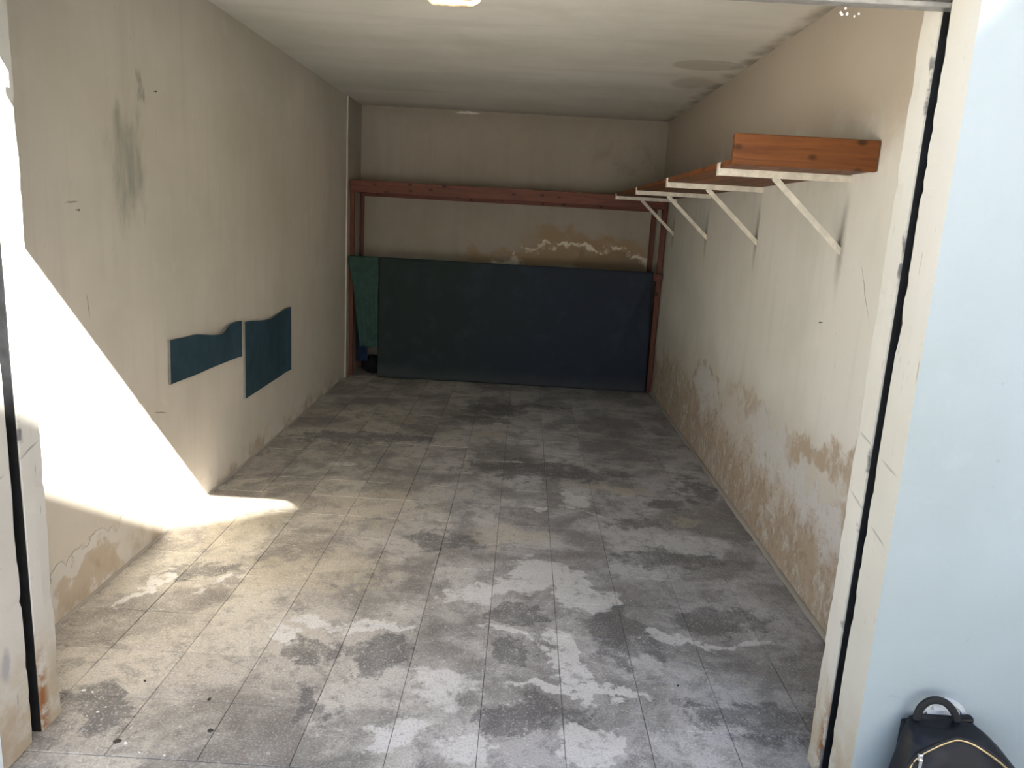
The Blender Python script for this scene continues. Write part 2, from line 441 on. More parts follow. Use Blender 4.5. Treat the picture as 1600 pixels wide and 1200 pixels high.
def floor_material():
    t = NT('terrazzo_tiles')
    p = t.pos()
    d = t.distort(p, 0.26, 9, 4)
    d = t.distort(d, 0.30, 2.6, 2)
    n1 = t.noise(p, 2.2, 5, 0.65, 0.5)
    n2 = t.noise(p, 8, 5, 0.72, 0.4)
    n3 = t.noise(p, 20, 4, 0.75, 0.2)
    grit = t.noise(p, 150, 2, 0.6)
    # ground colour: browner on the left, greyer on the right
    xg = t.range(t.sep(p)[0], -1.2, 0.5)
    base = t.mix(xg, (0.55, 0.51, 0.43), (0.52, 0.52, 0.525))
    col = t.mix(t.range(n1, 0.40, 0.58), t.mix(0.62, base, (0.10, 0.095, 0.085)), base)
    col = t.mix(t.range(n2, 0.50, 0.62, 0, 0.42), col, (0.13, 0.125, 0.12))
    col = t.mix(t.range(n2, 0.46, 0.36, 0, 0.35), col, (0.56, 0.54, 0.50))
    col = t.mix(t.range(n3, 0.52, 0.66, 0, 0.40), col, (0.14, 0.135, 0.13))
    # tile to tile tone
    col = t.mix(t.range(t.rand(), 0, 1, 0, 0.30, smooth=False), col, (0.12, 0.087, 0.085))
    def patch(lst, colour, amt, thr=(0.15, 0.95), sgn=1.0):
        nonlocal col
        ms = []
        for (x, y, rx, ry, a, s) in lst:
            ms.append(t.blob(d, (x, y, 0), (rx, ry, BIG), (0, 0, a), soft=s))
        m = t.vmax(ms)
        tex = t.math('ADD', t.math('MULTIPLY', t.math('SUBTRACT', n3, 0.5), 2.2), t.math('MULTIPLY', t.math('SUBTRACT', n2, 0.5), sgn * 3.0))
        m = t.math('MULTIPLY', t.range(t.math('ADD', m, tex), thr[0], thr[1]), t.range(m, 0.0, 0.25))
        col = t.mix(t.math('MULTIPLY', m, amt), col, colour)
    # dark oily patches
    patch([(-0.10, 3.75, 0.32, 0.22, 0, 0.5), (-0.20, 3.42, 0.26, 0.13, 0, 0.4), (0.12, 3.9, 0.5, 0.10, 0, 0.6), (-1.0, 2.75, 0.7, 0.25, 0.2, 0.8), (0.92, 1.85, 0.13, 0.10, 0, 0.4),
           (1.08, 2.1, 0.14, 0.30, 0, 0.7), (0.66, 1.55, 0.20, 0.12, 0, 0.7), (0.45, 0.48, 0.14, 0.26, 0.3, 0.4), (0.065, 0.30, 0.085, 0.075, 0, 0.3), (0.07, 0.58, 0.17, 0.085, 0, 0.4),
           (-0.62, 0.26, 0.15, 0.10, 0.2, 0.45), (-0.36, 0.24, 0.15, 0.13, 0, 0.5), (0.86, 0.0, 0.28, 0.17, 0, 0.7), (-1.14, -0.10, 0.17, 0.14, 0, 0.5), (0.10, -0.05, 0.13, 0.13, 0, 0.5),
           (-1.22, 0.80, 0.20, 0.13, 0.3, 0.5), (0.86, 0.62, 0.24, 0.16, 0.2, 0.7), (0.75, 1.15, 0.35, 0.14, 0, 0.7), (-0.28, 1.25, 0.25, 0.14, 0.4, 0.7), (0.2, 2.3, 0.8, 0.3, 0, 0.9),
           (-0.55, -0.02, 0.13, 0.12, 0, 0.7), (0.27, -0.02, 0.10, 0.10, 0, 0.6)],
          (0.085, 0.084, 0.085), 0.66)
    # pale scuffed patches
    patch([(0.17, 0.96, 0.17, 0.19, 0, 0.5), (0.33, 0.80, 0.14, 0.22, 0.2, 0.4), (0.03, 0.78, 0.18, 0.09, 0.6, 0.5), (-0.14, 0.70, 0.13, 0.07, 0.5, 0.5), (0.27, 0.27, 0.06, 0.26, 0.2, 0.4),
           (0.06, 0.43, 0.17, 0.05, 0, 0.5), (0.17, 0.13, 0.17, 0.045, 0.2, 0.5), (0.42, 0.11, 0.18, 0.045, -0.1, 0.6), (0.62, 0.47, 0.11, 0.08, 0, 0.5), (0.96, 0.44, 0.06, 0.05, 0, 0.6), (0.75, 0.43, 0.17, 0.03, 0, 0.6),
           (0.37, 1.86, 0.11, 0.14, 0.3, 0.5), (0.17, 1.65, 0.08, 0.07, 0, 0.6), (-0.02, -0.20, 0.12, 0.10, 0, 0.6), (0.33, -0.14, 0.12, 0.10, 0, 0.4), (-0.27, -0.14, 0.11, 0.10, 0, 0.5),
           (-0.14, 0.08, 0.11, 0.12, 0, 0.7), (-0.50, 0.42, 0.30, 0.035, -0.1, 0.5), (-0.31, 0.41, 0.05, 0.04, 0, 0.5), (-0.74, 0.33, 0.06, 0.13, 0.5, 0.7), (-1.05, 0.70, 0.14, 0.05, 0.7, 0.7), (-1.35, 0.62, 0.05, 0.22, 0, 0.6)],
          (0.70, 0.695, 0.68), 0.72, sgn=-1.0)
    # yellowish dusty drifts
    patch([(-0.78, 3.28, 0.40, 0.09, 0, 0.6), (-0.2, 3.05, 0.35, 0.12, 0, 0.8), (0.62, 2.05, 0.35, 0.09, 0, 0.7), (0.93, 1.66, 0.15, 0.10, 0, 0.6), (-1.2, 1.25, 0.28, 0.5, 0, 0.9), (-0.75, 0.85, 0.5, 0.35, 0.3, 0.9),
           (-0.7, 1.6, 0.5, 0.5, 0, 1.0), (0.05, 1.3, 0.3, 0.15, 0, 0.8)],
          (0.50, 0.445, 0.34), 0.55, sgn=-1.0)
    # white paint scrapes
    dd = t.distort(p, 0.05, 16, 4)
    sc = []
    for (x, y, rx, ry, a) in ((-0.97, 2.22, 0.11, 0.045, 0), (0.50, 1.62, 0.11, 0.014, -0.75), (1.05, 1.37, 0.09, 0.035, -0.9), (0.365, 2.62, 0.10, 0.02, 0), (0.40, 3.28, 0.04, 0.03, 0), (-0.47, 2.9, 0.22, 0.014, -0.1), (0.05, 2.45, 0.07, 0.02, 0), (0.36, 1.72, 0.09, 0.025, -0.4)):
        sc.append(t.blob(dd, (x, y, 0), (rx, ry, BIG), (0, 0, a), soft=0.4))
    m = t.math('MULTIPLY', t.vmax(sc), t.range(t.noise(p, 26, 4, 0.7), 0.36, 0.55))
    col = t.mix(t.math('MULTIPLY', m, 0.85), col, (0.60, 0.59, 0.56))
    # terrazzo chips, pale and dark, broken in outline
    q = t.distort(p, 0.016, 90, 2)
    vn = t.n.new('ShaderNodeTexVoronoi'); vn.inputs['Scale'].default_value = 120; t.link(q, vn.inputs['Vector'])
    vs_ = t.sep(vn.outputs['Color']); vd = vn.outputs['Distance']
    size = t.range(vs_[1], 0, 1, 0.18, 0.52, smooth=False)
    chip = t.math('MULTIPLY', t.range(t.math('SUBTRACT', size, vd), 0.0, 0.10), t.range(vs_[0], 0.52, 0.58))
    col = t.mix(t.math('MULTIPLY', chip, t.range(n1, 0.35, 0.65, 0.12, 0.42)), col, (0.74, 0.72, 0.68))
    vn2 = t.n.new('ShaderNodeTexVoronoi'); vn2.inputs['Scale'].default_value = 46; t.link(q, vn2.inputs['Vector'])
    vc2 = t.sep(vn2.outputs['Color'])
    chip2 = t.math('MULTIPLY', t.range(t.math('SUBTRACT', t.math('MULTIPLY', vc2[0], 0.34), vn2.outputs['Distance']), 0.0, 0.08), t.range(vc2[1], 0.72, 0.76))
    col = t.mix(t.math('MULTIPLY', chip2, 0.40), col, t.mix(t.range(vc2[2], 0.55, 0.6), (0.09, 0.088, 0.09), (0.74, 0.72, 0.69)))
    col = t.mix(t.range(grit, 0.50, 0.68, 0, 0.30), col, (0.12, 0.118, 0.115))
    col = t.mix(t.range(grit, 0.48, 0.32, 0, 0.26), col, (0.70, 0.68, 0.65))
    rough = t.range(n1, 0.3, 0.7, 0.50, 0.72)
    nrm = t.bump(t.math('ADD', n2, t.math('MULTIPLY', chip, 0.10)), 0.25, 0.004)
    return t.out(col, rough, nrm, spec=0.42)
M_floor = floor_material()

def simple(name, col, rough=0.6, metal=0.0, var=0.25, scale=30, bump=0.0, spec=None):
    t = NT(name)
    p = t.objco()
    n = t.noise(p, scale, 4, 0.6)
    c = t.mix(t.range(n, 0.35, 0.7), tuple(x * (1 - var) for x in col), tuple(min(1, x * (1 + var)) for x in col))
    nrm = t.bump(n, 0.4, bump) if bump else None
    return t.out(c, rough, nrm, metal, spec)

def wood(name, light, dark, axis=1, knots=True, rough=0.55):
    """pine; grain runs along the given local axis"""
    t = NT(name)
    p = t.objco()
    off = t.vmath('SCALE', (17.0, 9.0, 31.0), scale=t.rand())
    q = t.vmath('ADD', p, off)
    s = [9, 9, 9]; s[axis] = 0.8
    g = t.noise(t.mapping(q, scale=tuple(s)), 3.0, 5, 0.6, 1.3)
    s2 = [60, 60, 60]; s2[axis] = 2.0
    f = t.noise(t.mapping(q, scale=tuple(s2)), 2.0, 3, 0.6)
    col = t.mix(t.range(g, 0.32, 0.68), light, dark)
    col = t.mix(t.range(f, 0.5, 0.75, 0, 0.35), col, tuple(x * 0.6 for x in dark))
    if knots:
        s3 = [1, 1, 1]; s3[axis] = 0.62
        k = t.mapping(q, scale=tuple(s3))
        vd = t.voronoi(k, 15, 'Distance'); vc = t.sep(t.voronoi(k, 15, 'Color'))
        kn = t.math('MULTIPLY', t.range(vd, 0.26, 0.10), t.range(vc[0], 0.15, 0.20))
        col = t.mix(t.math('MULTIPLY', kn, 0.85), col, tuple(x * 0.22 for x in dark))
    tone = t.range(t.rand(), 0, 1, 0.82, 1.12, smooth=False)
    col = t.vmath('SCALE', col, scale=tone)
    return t.out(col, rough, t.bump(t.math('ADD', g, f), 0.2, 0.002), spec=0.35)
PINE_L, PINE_D = (0.20, 0.070, 0.018), (0.13, 0.040, 0.010)
M_pine_x = wood('pine_boards_across', PINE_L, PINE_D, 0)
M_pine_y = wood('pine_boards_along', PINE_L, PINE_D, 1)
RED_L, RED_D = (0.165, 0.055, 0.037), (0.115, 0.037, 0.025)
M_red_x = wood('reddish_rack_wood_across', RED_L, RED_D, 0)
M_red_y = wood('reddish_rack_wood_deep', RED_L, RED_D, 1)
M_red_z = wood('reddish_rack_wood_upright', RED_L, RED_D, 2)
M_white_metal = simple('chipped_cream_metal_paint', (0.66, 0.62, 0.54), 0.45, 0, 0.14, 22)
M_guide = simple('black_guide_metal', (0.010, 0.011, 0.013), 0.6, 0.3, 0.4, 20)
M_steel = simple('dull_galvanised_steel', (0.42, 0.42, 0.42), 0.45, 0.7, 0.2, 18)
M_slat = simple('painted_shutter_steel', (0.34, 0.34, 0.35), 0.5, 0.4, 0.2, 12)
M_rust = simple('worn_cream_painted_iron', (0.62, 0.46, 0.27), 0.6, 0.1, 0.4, 60)
M_flake = simple('white_paint_flakes', (0.80, 0.79, 0.76), 0.8, 0, 0.06)
M_dead = simple('dark_leaf_litter', (0.05, 0.04, 0.03), 0.9, 0, 0.3)
M_grout = simple('dirty_grout', (0.10, 0.095, 0.085), 0.95, 0, 0.4, 8)
M_bead = plaster('mortar_bead', (0.40, 0.37, 0.32))
M_paving = plaster('outdoor_paving', (0.60, 0.57, 0.52))
M_nail = simple('dark_nail_iron', (0.05, 0.045, 0.04), 0.6, 0.5)

def cloth_mat(name, a, b, x0, x1):
    t = NT(name)
    p = t.pos()
    w = t.noise(p, 2.2, 4, 0.6)
    f = t.range(t.math('ADD', t.sep(p)[0], t.math('MULTIPLY', t.math('SUBTRACT', w, 0.5), 1.2)), x0, x1)
    c = t.mix(f, a, b)
    c = t.mix(t.range(t.noise(p, 7, 4), 0.5, 0.75, 0, 0.35), c, tuple(x * 1.5 for x in b))
    dust = t.range(t.sep(t.distort(p, 0.1, 6, 4))[2], 0.16, 0.0, 0, 0.22)
    c = t.mix(dust, c, (0.16, 0.155, 0.14))
    weave = t.noise(p, 420, 2, 0.5)
    return t.out(c, 0.92, t.bump(weave, 0.25, 0.0015), spec=0.2)
M_navy = cloth_mat('navy_cloth', (0.028, 0.041, 0.041), (0.032, 0.040, 0.058), -0.9, 0.7)
M_green = simple('dark_green_cloth', (0.042, 0.085, 0.074), 0.9, 0, 0.15, 14, 0.002, 0.2)
M_blue = simple('deep_blue_cloth', (0.014, 0.028, 0.062), 0.9, 0, 0.2, 14, 0.002, 0.2)
M_black = simple('black_cloth', (0.012, 0.013, 0.015), 0.9, 0, 0.2, 14, 0.002, 0.2)
M_pad = simple('petrol_blue_foam', (0.026, 0.060, 0.085), 0.8, 0, 0.14, 10, 0.001, 0.3)
M_padedge = simple('grey_foam_edge', (0.22, 0.21, 0.19), 0.9, 0, 0.1)
M_nylon = simple('black_navy_nylon', (0.0035, 0.0048, 0.0085), 0.45, 0, 0.25, 16, 0.004, 0.3)
M_web = simple('black_webbing', (0.005, 0.0055, 0.0075), 0.75, 0, 0.3, 200, 0.001)
M_zip = simple('brass_zip', (0.52, 0.40, 0.22), 0.35, 0.7, 0.25, 260, 0.001)
M_chrome = simple('silver_metal', (0.7, 0.7, 0.7), 0.25, 1.0, 0.1)
M_plastic = simple('white_vent_plastic', (0.52, 0.54, 0.55), 0.45, 0, 0.03)
M_hole = simple('dark_vent_opening', (0.05, 0.05, 0.05), 0.9, 0, 0.1)

# ------------------------------------------------------------------ dimensions
XL, XR, YB, H = -1.52, 1.25, 5.13, 2.393
YI, YO = -0.15, -0.40           # inner and outer end of the door reveal
JL, JR = -1.23, 0.93            # reveal faces
G0, G1 = -0.280, -0.235         # guide groove
LZ = 1.985                      # underside of the lintel

# ------------------------------------------------------------------ setting
def prism(name, prof, z0, z1, mat):
    n = len(prof)
    V = [(x, y, z0) for x, y in prof] + [(x, y, z1) for x, y in prof]
    Fc = [tuple(range(n - 1, -1, -1)), tuple(range(n, 2 * n))]
    for i in range(n):
        j = (i + 1) % n
        Fc.append((i, j, n + j, n + i))
    return meshobj(name, V, Fc, mat)

w = prism('wall_left', [(XL, YI), (XL, 4.605), (XL + 0.012, 4.610), (XL + 0.012, YB + 0.2), (XL - 0.25, YB + 0.2), (XL - 0.25, YI)], -0.05, H, M_left)
tag(w, 'stained cream plaster wall on the left, struck by a patch of sun', 'wall', kind='structure')
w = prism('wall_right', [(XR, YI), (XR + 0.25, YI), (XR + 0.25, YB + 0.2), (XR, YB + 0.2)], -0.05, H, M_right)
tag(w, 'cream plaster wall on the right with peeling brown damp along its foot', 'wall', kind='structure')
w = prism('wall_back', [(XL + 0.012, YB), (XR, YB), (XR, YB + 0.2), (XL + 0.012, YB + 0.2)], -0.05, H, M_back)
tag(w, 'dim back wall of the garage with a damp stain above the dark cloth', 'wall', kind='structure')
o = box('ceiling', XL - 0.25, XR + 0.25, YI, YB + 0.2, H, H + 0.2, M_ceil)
tag(o, 'plain grey cream plastered garage ceiling', 'ceiling', kind='structure')

# floor: bed with separate terrazzo tiles
floor = box('floor', XL, XR, -0.311, YB, -0.05, -0.004, M_grout)
tag(floor, 'worn grey terrazzo tile floor with dark and pale stains', 'floor', kind='structure')
T = 0.25; GAP = 0.0017
TX0, TY0 = -1.518, -0.311
tile_meshes = {}
def tile_mesh(wx, wy):
    key = (round(wx, 4), round(wy, 4))
    if key not in tile_meshes:
        bm = box_bm(-wx / 2, wx / 2, -wy / 2, wy / 2, -0.018, 0, 0)
        es = [e for e in bm.edges if all(abs(v.co.z) < 1e-6 for v in e.verts)]
        bmesh.ops.bevel(bm, geom=es, offset=0.0012, segments=1, affect='EDGES')
        bmesh.ops.recalc_face_normals(bm, faces=bm.faces)
        me = bpy.data.meshes.new('tile'); bm.to_mesh(me); bm.free()
        me.materials.append(M_floor)
        tile_meshes[key] = me
    return tile_meshes[key]
for j in range(22):
    for i in range(11):
        x0, x1 = TX0 + i * T, TX0 + (i + 1) * T
        y0, y1 = TY0 + j * T, min(TY0 + (j + 1) * T, YB)
        o = bpy.data.objects.new('tile', tile_mesh(x1 - x0 - GAP, y1 - y0 - GAP))
        link(o, floor)
        o.location = Vector(((x0 + x1) / 2, (y0 + y1) / 2, -rnd.random() * 0.0012)) - floor.location
        o.rotation_euler = (rnd.uniform(-1, 1) * 0.0018, rnd.uniform(-1, 1) * 0.0018, rnd.uniform(-1, 1) * 0.002)

# mortar bead along the foot of the right wall
def bead(name, pts, r, mat):
    V, Fc = [], []
    n = 6
    for i, (x, y, sx) in enumerate(pts):
        k = 1 + 0.35 * mnoise.noise(Vector((x * 3, y * 9, 1.3)))
        for a in range(n + 1):
            an = math.pi / 2 * a / n
            V.append((x + sx * r * k * math.cos(an), y, r * 0.7 * k * math.sin(an)))
        V.append((x, y, 0))
    m = n + 2
    for i in range(len(pts) - 1):
        for a in range(m):
            b = (a + 1) % m
            Fc.append((i * m + a, i * m + b, (i + 1) * m + b, (i + 1) * m + a))
    Fc.append(tuple(range(m))); Fc.append(tuple((len(pts) - 1) * m + a for a in range(m - 1, -1, -1)))
    return meshobj(name, V, Fc, mat, smooth=False)
o = bead('baseboard_right', [(XR, YI + 0.01 + i * 0.05, -1) for i in range(105)], 0.020, M_bead)
tag(o, 'thin rough mortar bead along the foot of the right wall', 'skirting', kind='structure')
o = bead('baseboard_left', [(XL, YI + 0.01 + i * 0.05, 1) for i in range(95)], 0.010, M_bead)
tag(o, 'thin rough mortar bead along the foot of the left wall', 'skirting', kind='structure')

# door reveals with their grooves (edges slightly worn), facade walls, lintel
def jamb(name, x, sgn, xout, label):
    """x reveal face, sgn +1: solid lies to +x"""
    prof = [(x + sgn * 0.15, YI, 0), (x, YI, 1), (x, YI - 0.04, 0), (x, G1, 1), (x + sgn * 0.055, G1, 0), (x + sgn * 0.055, G0, 0), (x, G0, 1), (x, -0.34, 0), (x, YO, 1), (x + sgn * 0.15, YO, 0)]
    nz = 110; top = H + 0.75
    V, Fc, mi = [], [], []
    n = len(prof)
    for k in range(nz + 1):
        z = LZ * 1.02 * k / (nz - 4) if k <= nz - 4 else LZ * 1.02 + (top - LZ * 1.02) * (k - nz + 4) / 4
        for q, (px, py, e) in enumerate(prof):
            jx = jy = 0
            if e:
                a = mnoise.noise(Vector((q * 7.1 + x, 3.3, z * 9)))
                b = mnoise.noise(Vector((q * 3.7 - x, 9.1, z * 26)))
                amt = max(0, a) * 0.004 + max(0, b - 0.15) * 0.008
                jx = sgn * amt * 0.8
                if q in (1,): jy = -amt
                elif q == 3: jy = amt
                elif q == 6: jy = -amt * 0.5
                else: jy = amt * 0.35; jx *= 0.3
            V.append((px + jx, py + jy, z))
    for k in range(nz):
        for q in range(n):
            r = (q + 1) % n
            f = (k * n + q, k * n + r, (k + 1) * n + r, (k + 1) * n + q)
            Fc.append(f if sgn < 0 else f[::-1]); mi.append(1 if q == n - 2 else 0)
    Fc.append(tuple(range(n))); mi.append(0)
    Fc.append(tuple(nz * n + q for q in range(n))); mi.append(0)
    o = meshobj(name, V, Fc, [M_jamb, M_facade])
    for p_, m in zip(o.data.polygons, mi): p_.material_index = m
    bm = bmesh.new(); bm.from_mesh(o.data); bmesh.ops.recalc_face_normals(bm, faces=bm.faces); bm.to_mesh(o.data); bm.free()
    tag(o, label, 'door jamb', kind='structure')
    # dark steel channel lining the groove
    xa, xb = x + sgn * 0.0045, x + sgn * 0.054
    bm = bmesh.new()
    for (a0, a1, b0, b1) in ((xb - sgn * 0.003, xb, G0 + 0.001, G1 - 0.001), (xa, xb, G0 + 0.001, G0 + 0.004), (xa, xb, G1 - 0.004, G1 - 0.001)):
        box_bm(min(a0, a1), max(a0, a1), b0, b1, 0.002, LZ + 0.1, bm=bm)
    ch = bmobj('guide_channel', bm, M_guide, o)
    ch['label'] = 'black steel channel in the groove'
    return o
jl = jamb('trim_1', JL, -1, -3, 'left door reveal of worn cream plaster with a black groove')
jr = jamb('trim_2', JR, 1, 3, 'right door reveal of worn cream plaster with a black groove')
TOPZ = H + 0.75
o = box('wall_front_right', JR + 0.15, 6.0, YO, YI, -0.05, TOPZ, M_facade)
tag(o, 'pale blue white outer wall to the right of the garage opening', 'wall', kind='structure')
o = box('wall_front_left', -6.0, JL - 0.15, YO, YI, -0.05, TOPZ, M_facade)
tag(o, 'pale outer wall at the left edge beside the garage opening', 'wall', kind='structure')
o = box('wall_front_top', JL, JR, YO, G0 - 0.008, LZ, TOPZ, M_facade)
tag(o, 'strip of outer wall above the garage opening', 'wall', kind='structure')
o = box('wall_front_header', JL, JR, G1 + 0.012, YI, LZ + 0.14, TOPZ, M_left)
tag(o, 'inner header strip above the garage opening', 'wall', kind='structure')
# ground outside and unseen blocks across the yard, placed to shade the garage front
o = box('floor_yard', -30, 30, -40, -0.313, -0.12, -0.010, M_paving)
tag(o, 'grey paving outside the garage threshold', 'paving', kind='structure')
o = box('floor_threshold', JL, JR, -0.395, -0.3125, -0.011, -0.003, M_floor)
tag(o, 'grey threshold strip in front of the floor tiles', 'threshold', kind='structure')
e = Vector((1, 0.703, 0)).normalized()
nrm_ = Vector((e.y, -e.x, 0))
t_ = 8.0
P0 = Vector((1.03 * t_, YO - t_, 1.572 + t_))
def shade_block(name, s0, s1, h, dep, label):
    a, b = P0 + e * s0, P0 + e * s1
    pts = (a, b, b + nrm_ * dep, a + nrm_ * dep)
    tag(prism(name, [(q.x, q.y) for q in pts], -0.01, h, M_outer), label, 'wall', kind='structure')
shade_block('wall_shade_low', -1.4, 0.715, P0.z, 4.0, 'unseen building block across the yard, cut to shape the sunlight')  # unseen; roofline follows the shadow edge, left end cut to sunlight the yard
shade_block('wall_shade_high', 0.717, 14.0, P0.z + 1.6, 0.30, 'unseen thin slab across the yard, added to shade the outer wall')  # unseen slab added only to keep sun off the outer wall

# ------------------------------------------------------------------ rolled-up shutter (only its bottom bar, handle and stop hang below the lintel)
sh = empty('roller_shutter', ((JL + JR) / 2, -0.258, LZ))
tag(sh, 'raised grey steel roller shutter at the top edge of the opening', 'shutter')
def child(o, root):
    o.parent = root
    o.matrix_parent_inverse = Matrix.Translation(-Vector(root.location))
    return o
bm = box_bm(JL - 0.035, JR + 0.035, -0.268, -0.246, 1.984, 2.03, 0.001)
box_bm(JL - 0.03, JR + 0.03, -0.276, -0.240, 1.972, 1.984, 0.0015, bm=bm)
child(bmobj('bottom_bar', bm, M_steel), sh)
for k in range(3):
    z0 = 2.034 + k * 0.062
    V, Fc = [], []
    for sx in (JL - 0.035, JR + 0.035):
        for i in range(9):
            a = math.pi * i / 8
            V.append((sx, -0.252 - 0.014 * math.sin(a), z0 + 0.06 * i / 8))
        V += [(sx, -0.249, z0 + 0.06), (sx, -0.249, z0)]
    n = 11
    for i in range(n):
        Fc.append((i, (i + 1) % n, n + (i + 1) % n, n + i))
    Fc += [tuple(range(n - 1, -1, -1)), tuple(range(n, 2 * n))]
    child(meshobj('slat', V, Fc, M_slat), sh)
# pull handle: rounded loop swung outwards
hx = -0.146
hp = [(-0.050, -0.262, 1.974), (-0.050, -0.30, 1.962), (-0.052, -0.345, 1.922), (-0.044, -0.357, 1.909), (-0.030, -0.360, 1.9055), (0.030, -0.360, 1.9055), (0.044, -0.357, 1.909), (0.052, -0.345, 1.922), (0.050, -0.30, 1.962), (0.050, -0.262, 1.974)]
child(tube_mesh('handle', smoothpts([(hx + a, b, c) for a, b, c in hp], 5), 0.006, M_rust, n=8), sh)['label'] = 'worn cream painted pull handle'
bm = box_bm(-1.035, -0.985, -0.372, -0.352, 1.885, 1.905, 0.002)
box_bm(-1.018, -1.004, -0.372, -0.352, 1.90, 1.984, 0.001, bm=bm)
box_bm(-1.018, -1.004, -0.372, -0.262, 1.976, 1.984, 0.001, bm=bm)
child(bmobj('stop_bracket', bm, M_steel), sh)
# flakes caught in cobweb under the right end of the bar
for i in range(7):
    s = rnd.uniform(0.002, 0.005)
    x, z = 0.72 + rnd.uniform(-0.02, 0.03), 1.968 - rnd.uniform(0.0, 0.035)
    y = -0.258 + rnd.uniform(-0.01, 0.01)
    bm = bmesh.new(); bmesh.ops.create_icosphere(bm, subdivisions=1, radius=s)
    for v in bm.verts: v.co = Vector((v.co.x * rnd.uniform(0.6, 1.2), v.co.y * 0.3, v.co.z * rnd.uniform(0.6, 1.2)))
    bmesh.ops.translate(bm, verts=bm.verts, vec=(x, y, z))
    child(bmobj('paint_flake', bm, M_flake), sh)

# ------------------------------------------------------------------ right wall shelf: brackets, planks, end board
ZP = 1.702
for yy, lab in ((0.94, 'cream metal shelf bracket nearest the door, under the upright end board'), (2.045, 'second cream metal shelf bracket from the door on the right wall'),
                (3.20, 'third cream metal shelf bracket from the door on the right wall'), (4.40, 'farthest cream metal shelf bracket, near the wooden rack')):
    b = empty('shelf_bracket', (XR, yy, 1.55))
    tag(b, lab, 'bracket', 'brackets of the right wall shelf')
    bm = box_bm(0.752, XR + 0.01, yy - 0.016, yy + 0.016, ZP - 0.005, ZP - 0.001, 0.0006)
    box_bm(0.752, XR + 0.01, yy - 0.018, yy - 0.0135, ZP - 0.028, ZP - 0.001, 0.0006, bm=bm)
    child(bmobj('arm', bm, M_white_metal), b)
    child(bmobj('end_lip', box_bm(0.748, 0.7535, yy - 0.018, yy + 0.016, ZP - 0.028, ZP + 0.020, 0.0006), M_white_metal), b)
    bm = bar_bm((0.962, yy - 0.010, ZP - 0.024), (XR + 0.006, yy - 0.010, 1.412), 0.024, 0.005, up=(0.7, 0, 0.7))
    bm2 = bar_bm((0.975, yy + 0.002, ZP - 0.026), (XR + 0.006, yy + 0.002, 1.424), 0.004, 0.026, up=(0.7, 0, 0.7))
    me = bpy.data.meshes.new('tmp'); bm2.to_mesh(me); bm2.free(); bm.from_mesh(me); bpy.data.meshes.remove(me)
    child(bmobj('brace', bm, M_white_metal), b)
PW = (XR - 0.004 - 0.757) / 5
ords = ('outermost', 'second', 'middle', 'fourth', 'innermost')
for k in range(5):
    x0 = 0.757 + k * PW
    o = box('shelf_plank', x0 + 0.0018, x0 + PW - 0.0018, 0.735 + rnd.uniform(0, 0.004), 4.62 + rnd.uniform(-0.03, 0.02), ZP, ZP + 0.024, M_pine_y, bevel=0.0025)
    where = {'outermost': 'farthest from the wall', 'second': 'next to the outer edge', 'middle': 'in the middle of the five', 'fourth': 'next to the one against the wall', 'innermost': 'lying against the wall'}[ords[k]]
    tag(o, 'long orange pine plank on the right brackets, ' + where, 'plank', 'planks of the right wall shelf')
o = box('end_board', 0.742, XR - 0.002, 0.704, 0.7335, 1.700, 1.806, M_pine_x, bevel=0.003)
tag(o, 'orange knotty pine board upright across the near end of the right shelf', 'board')

# ------------------------------------------------------------------ wooden rack across the back
rk = empty('wooden_rack', (-0.14, 4.9, 0))
tag(rk, 'reddish brown timber storage rack across the back wall', 'rack')
def rbox(name, *a, **k):
    return child(box(name, *a, **k), rk)
rbox('post', -1.506, -1.472, 4.702, 4.742, 0.0, 1.712, M_red_z, bevel=0.002)
rbox('post', 1.197, 1.240, 4.702, 4.742, 0.0, 1.705, M_red_z, bevel=0.002)
rbox('post', -1.505, -1.469, 5.085, 5.122, 0.0, 1.70, M_red_z, bevel=0.002)
rbox('post', 1.168, 1.212, 5.085, 5.122, 0.0, 1.70, M_red_z, bevel=0.002)
rbox('front_beam', -1.500, 1.205, 4.660, 4.700, 1.622, 1.722, M_red_x, bevel=0.003)
rbox('back_beam', -1.470, 1.168, 5.085, 5.12, 1.60, 1.70, M_red_x, bevel=0.003)
rbox('middle_beam', -1.506, 1.238, 4.660, 4.700, 1.005, 1.070, M_red_x, bevel=0.003)
for x in (-1.472, 1.197):
    rbox('side_rail', min(x, x + math.copysign(0.028, -x)), max(x, x + math.copysign(0.028, -x)), 4.702, 5.083, 1.62, 1.688, M_red_y, bevel=0.002)
for k in range(3):
    rbox('top_plank', -1.48, 1.165, 4.706 + k * 0.126, 4.828 + k * 0.126, 1.690, 1.712, M_red_x, bevel=0.002)

